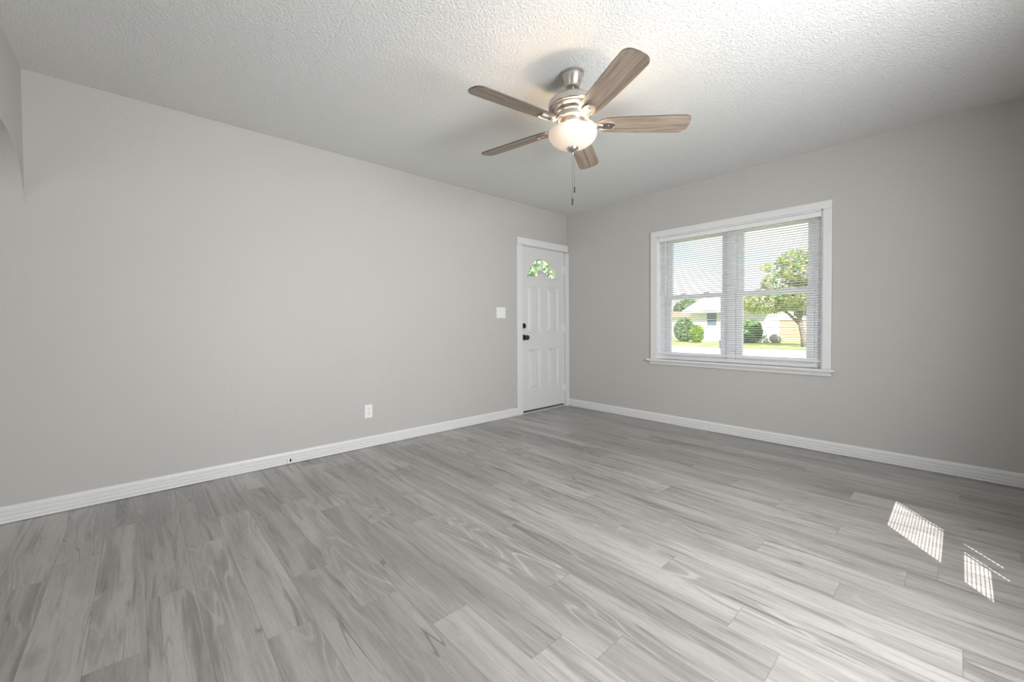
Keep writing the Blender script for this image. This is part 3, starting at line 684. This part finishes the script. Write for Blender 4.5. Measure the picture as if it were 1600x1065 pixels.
# ------------------------------------------------------------------ outdoors
lawn = MB().box(-60, 40, 21.0, 80, -.8, -.35).box(-60, 40, .14, 13.0, -.8, -.35).box(-60, -T, -30, .14, -.8, -.35).box(XR+T, 40, -30, .14, -.8, -.35).build('lawn', M['lawn']); tag(lawn, 'sunlit dry lawn around the houses outside', 'lawn', kind='structure')
road = MB().box(-60, 40, 13.0, 21.0, -.8, -.36).build('road', M['road']); tag(road, 'pale sunlit road in front of the lawn', 'road', kind='structure')

def leaves(name, m, parent, blobs, n, size, seed, loc=(0, 0, 0)):
    r = random.Random(seed); vs = []; fs = []
    tot = sum(b[3]*b[4]*b[5] for b in blobs)
    for (cx, cy, cz, rx, ry, rz) in blobs:
        for _ in range(int(n*rx*ry*rz/tot)):
            while True:
                p = Vector((r.uniform(-1, 1), r.uniform(-1, 1), r.uniform(-1, 1)))
                if .25 < p.length < 1: break
            p = p.normalized()*(p.length**.45)
            c = Vector((cx+p.x*rx, cy+p.y*ry, cz+p.z*rz))
            u = Vector((r.gauss(0, 1), r.gauss(0, 1), r.gauss(0, 1))).normalized(); w = u.cross(Vector((r.gauss(0, 1), r.gauss(0, 1), r.gauss(0, 1)))).normalized()
            s = size*r.uniform(.6, 1.3); b0 = len(vs)
            vs += [c-u*s, c+w*s*.5, c+u*s, c-w*s*.5]; fs.append((b0, b0+1, b0+2, b0+3))
    me = bpy.data.meshes.new(name); me.from_pydata([tuple(v) for v in vs], [], fs)
    return link(name, me, m, parent)
def bush(loc, blobs, n, size, m, label, seed, group=None):
    e = empty('bush', loc); tag(e, label, 'bush', group)
    leaves('foliage', m, e, blobs, n, size, seed)
    st = MB()
    for q in range(5): st.tube([(random.uniform(-.1, .1), random.uniform(-.1, .1), -.05), (random.uniform(-.3, .3), random.uniform(-.2, .2), .5)], [.03, .012], 6)
    st.build('stems', M['bark'], e); return e
bush((-11.15, 27.5, -.35), [(0, 0, .95, .80, .7, .95), (-.15, .1, 1.25, .55, .5, .62)], 3600, .085, M['leaf_grey'], 'tall grey-green bush against the white house', 1)
bush((-9.83, 26.7, -.35), [(0, 0, .66, .52, .5, .68)], 2400, .07, M['leaf_lime'], 'lower lime-green bush next to the tall grey-green one', 2)
bush((-6.85, 29.0, -.35), [(-.1, 0, .8, .85, .6, .85), (.05, 0, 1.25, .6, .5, .42)], 3400, .085, M['leaf_mid'], 'bright green bush seen in the lower sash by the white house corner', 3)
rk = empty('boulder', (-5.55, 30.0, -.35)); tag(rk, 'grey boulder at the foot of the peach wall', 'boulder')
bmr = bmesh.new(); bmesh.ops.create_icosphere(bmr, subdivisions=3, radius=.42)
rr = random.Random(4)
for v in bmr.verts:
    k_ = 1+.16*math.sin(v.co.x*9+1)*math.cos(v.co.y*8)+rr.uniform(-.03, .03); v.co = Vector((v.co.x*k_*1.0, v.co.y*k_, v.co.z*k_*.9+.30))
mer = bpy.data.meshes.new('stone'); bmr.to_mesh(mer); bmr.free(); link('stone', mer, M['rock'], rk)

def tree(loc, trunk, blobs, n, size, m, label, seed, name='tree', group=None):
    e = empty(name, loc); tag(e, label, 'tree', group)
    t = MB()
    for path, rad in trunk: t.tube(path, rad, 10)
    t.build('trunk', M['bark'], e, True)
    leaves('crown', m, e, blobs, n, size, seed); return e
tree((-2.72, 25.0, -.35), [([(0, 0, -.1), (-.08, 0, .6), (-.22, 0, 1.3), (-.36, 0, 2.0), (-.5, .1, 2.9), (-.5, .1, 4.2)], [.20, .15, .13, .12, .09, .05]),
                           ([(-.22, 0, 1.3), (-.9, .2, 2.0), (-1.9, .3, 2.7)], [.10, .07, .04]), ([(-.3, 0, 1.7), (.4, -.2, 2.6), (1.1, -.2, 3.4)], [.09, .06, .03])],
     [(-1.9, 0, 2.75, 1.6, 1.2, .72), (-.2, 0, 2.95, 1.5, 1.3, .80), (-2.9, .2, 2.45, .7, .7, .40), (-1.2, 0, 3.9, 1.15, 1.0, .70), (.1, 0, 4.4, 1.4, 1.2, .9), (-.5, 0, 5.2, .95, .9, .62), (-1.9, 0, 4.9, .55, .5, .30), (.9, 0, 3.3, 1.0, 1.0, .8)],
     9000, .12, M['leaf_tree'], 'yellow-green tree with a leaning trunk on the lawn by the peach wall', 7)
tree((-18.8, 48.5, -.35), [([(0, 0, 0), (0, 0, 2.5)], [.25, .12])], [(-1.5, 0, 3.4, 2.0, 1.2, 1.2), (1.2, 0, 3.2, 1.8, 1.2, 1.1), (3.4, 0, 3.1, 1.2, 1.0, .9)], 3600, .2, M['leaf_grey'], 'grey-green tree rising behind the white roof', 8)
tree((-7.6, 44.0, -.35), [([(0, 0, 0), (0, 0, 2.5)], [.25, .12])], [(-1.6, 0, 2.7, 1.9, 1.2, 1.2), (1.3, 0, 2.4, 1.9, 1.2, 1.1), (4.2, 0, 2.2, 1.7, 1.2, 1.0)], 4200, .2, M['leaf_mid'], 'dense dark green tree behind the peach wall', 9)
tree((-5.6, 6.2, -.35), [([(0, 0, 0), (.1, 0, 1.6), (.1, .1, 3.2)], [.14, .1, .05])], [(0, 0, 2.7, 1.5, 1.5, 1.0), (.6, -.6, 3.3, 1.1, 1.1, .8), (-.8, .9, 3.2, 1.2, 1.2, .9)], 2000, .10, M['leaf_grey'], 'leafy green tree seen through the fanlight of the front door', 10)

hs = empty('house', (-8.9, 30.0, -.35)); tag(hs, 'white single-storey house across the road with a two-light window', 'house')
HC = hs.location.copy()
def HB(mb, name, m, parent=hs):
    mb.v = [(x-HC.x, y-HC.y, z-HC.z) for x, y, z in mb.v]; return mb.build(name, m, parent)
HB(MB().box(-11.75, -6.1, 30, 37, -.35, 2.0), 'wall', M['house_white'])
HB(MB().prism([(29.4, 2.05), (33.5, 3.35), (37.6, 2.05), (37.6, 2.12), (33.5, 3.45), (29.4, 2.14)], 'x', -12.2, -5.9), 'roof', M['roof_white'])
HB(MB().box(-12.2, -5.9, 29.38, 29.42, 1.92, 2.14).box(-12.2, -5.9, 29.42, 30.0, 1.98, 2.02), 'fascia', M['soffit'])
wf = HB(MB().box(-10.50, -9.58, 29.95, 30.0, .82, .90).box(-10.50, -9.58, 29.95, 30.0, 1.90, 1.98).box(-10.50, -10.42, 29.95, 30, .9, 1.9).box(-9.66, -9.58, 29.95, 30, .9, 1.9).box(-10.42, -9.66, 29.95, 30, 1.37, 1.45), 'window', M['house_white'])
HB(MB().box(-10.42, -9.66, 29.985, 29.995, .90, 1.37).box(-10.42, -9.66, 29.985, 29.995, 1.45, 1.90), 'pane', M['win_dark'], wf)
h3 = empty('house', (-17.5, 40.0, -.35)); tag(h3, 'distant pale house with a red-brown roof beside the white one', 'house')
def H3(mb, name, m):
    mb.v = [(x+17.5, y-40.0, z+.35) for x, y, z in mb.v]; return mb.build(name, m, h3)
H3(MB().box(-21, -14.2, 40, 46, -.35, 1.75), 'wall', M['house_white'])
H3(MB().prism([(39.6, 1.72), (43, 2.45), (46.4, 1.72), (46.4, 1.80), (43, 2.55), (39.6, 1.82)], 'x', -21.4, -14.0), 'roof', M['roof_red'])
gw = empty('garden_wall', (-3.4, 33.0, -.35)); tag(gw, 'long peach garden wall with a grey-blue cap behind the leaning tree', 'garden wall')
MB().box(-3.5, 9, 0, .2, 0, 1.66).build('wall_panel', M['peach'], gw)
MB().box(-3.55, 9.05, -.1, .3, 1.66, 1.92).build('cap', M['cap'], gw)
bn = empty('storage_bin', (-5.72, 20.9, -.36)); tag(bn, 'dark blue bin at the edge of the road before the white house', 'bin')
MB().prism([(-.20, 0), (.20, 0), (.23, .40), (-.23, .40)], 'y', -.18, .18).build('body', M['bin'], bn)
MB().box(-.25, .25, -.2, .2, .40, .44, .01).build('lid', M['bin'], bn)
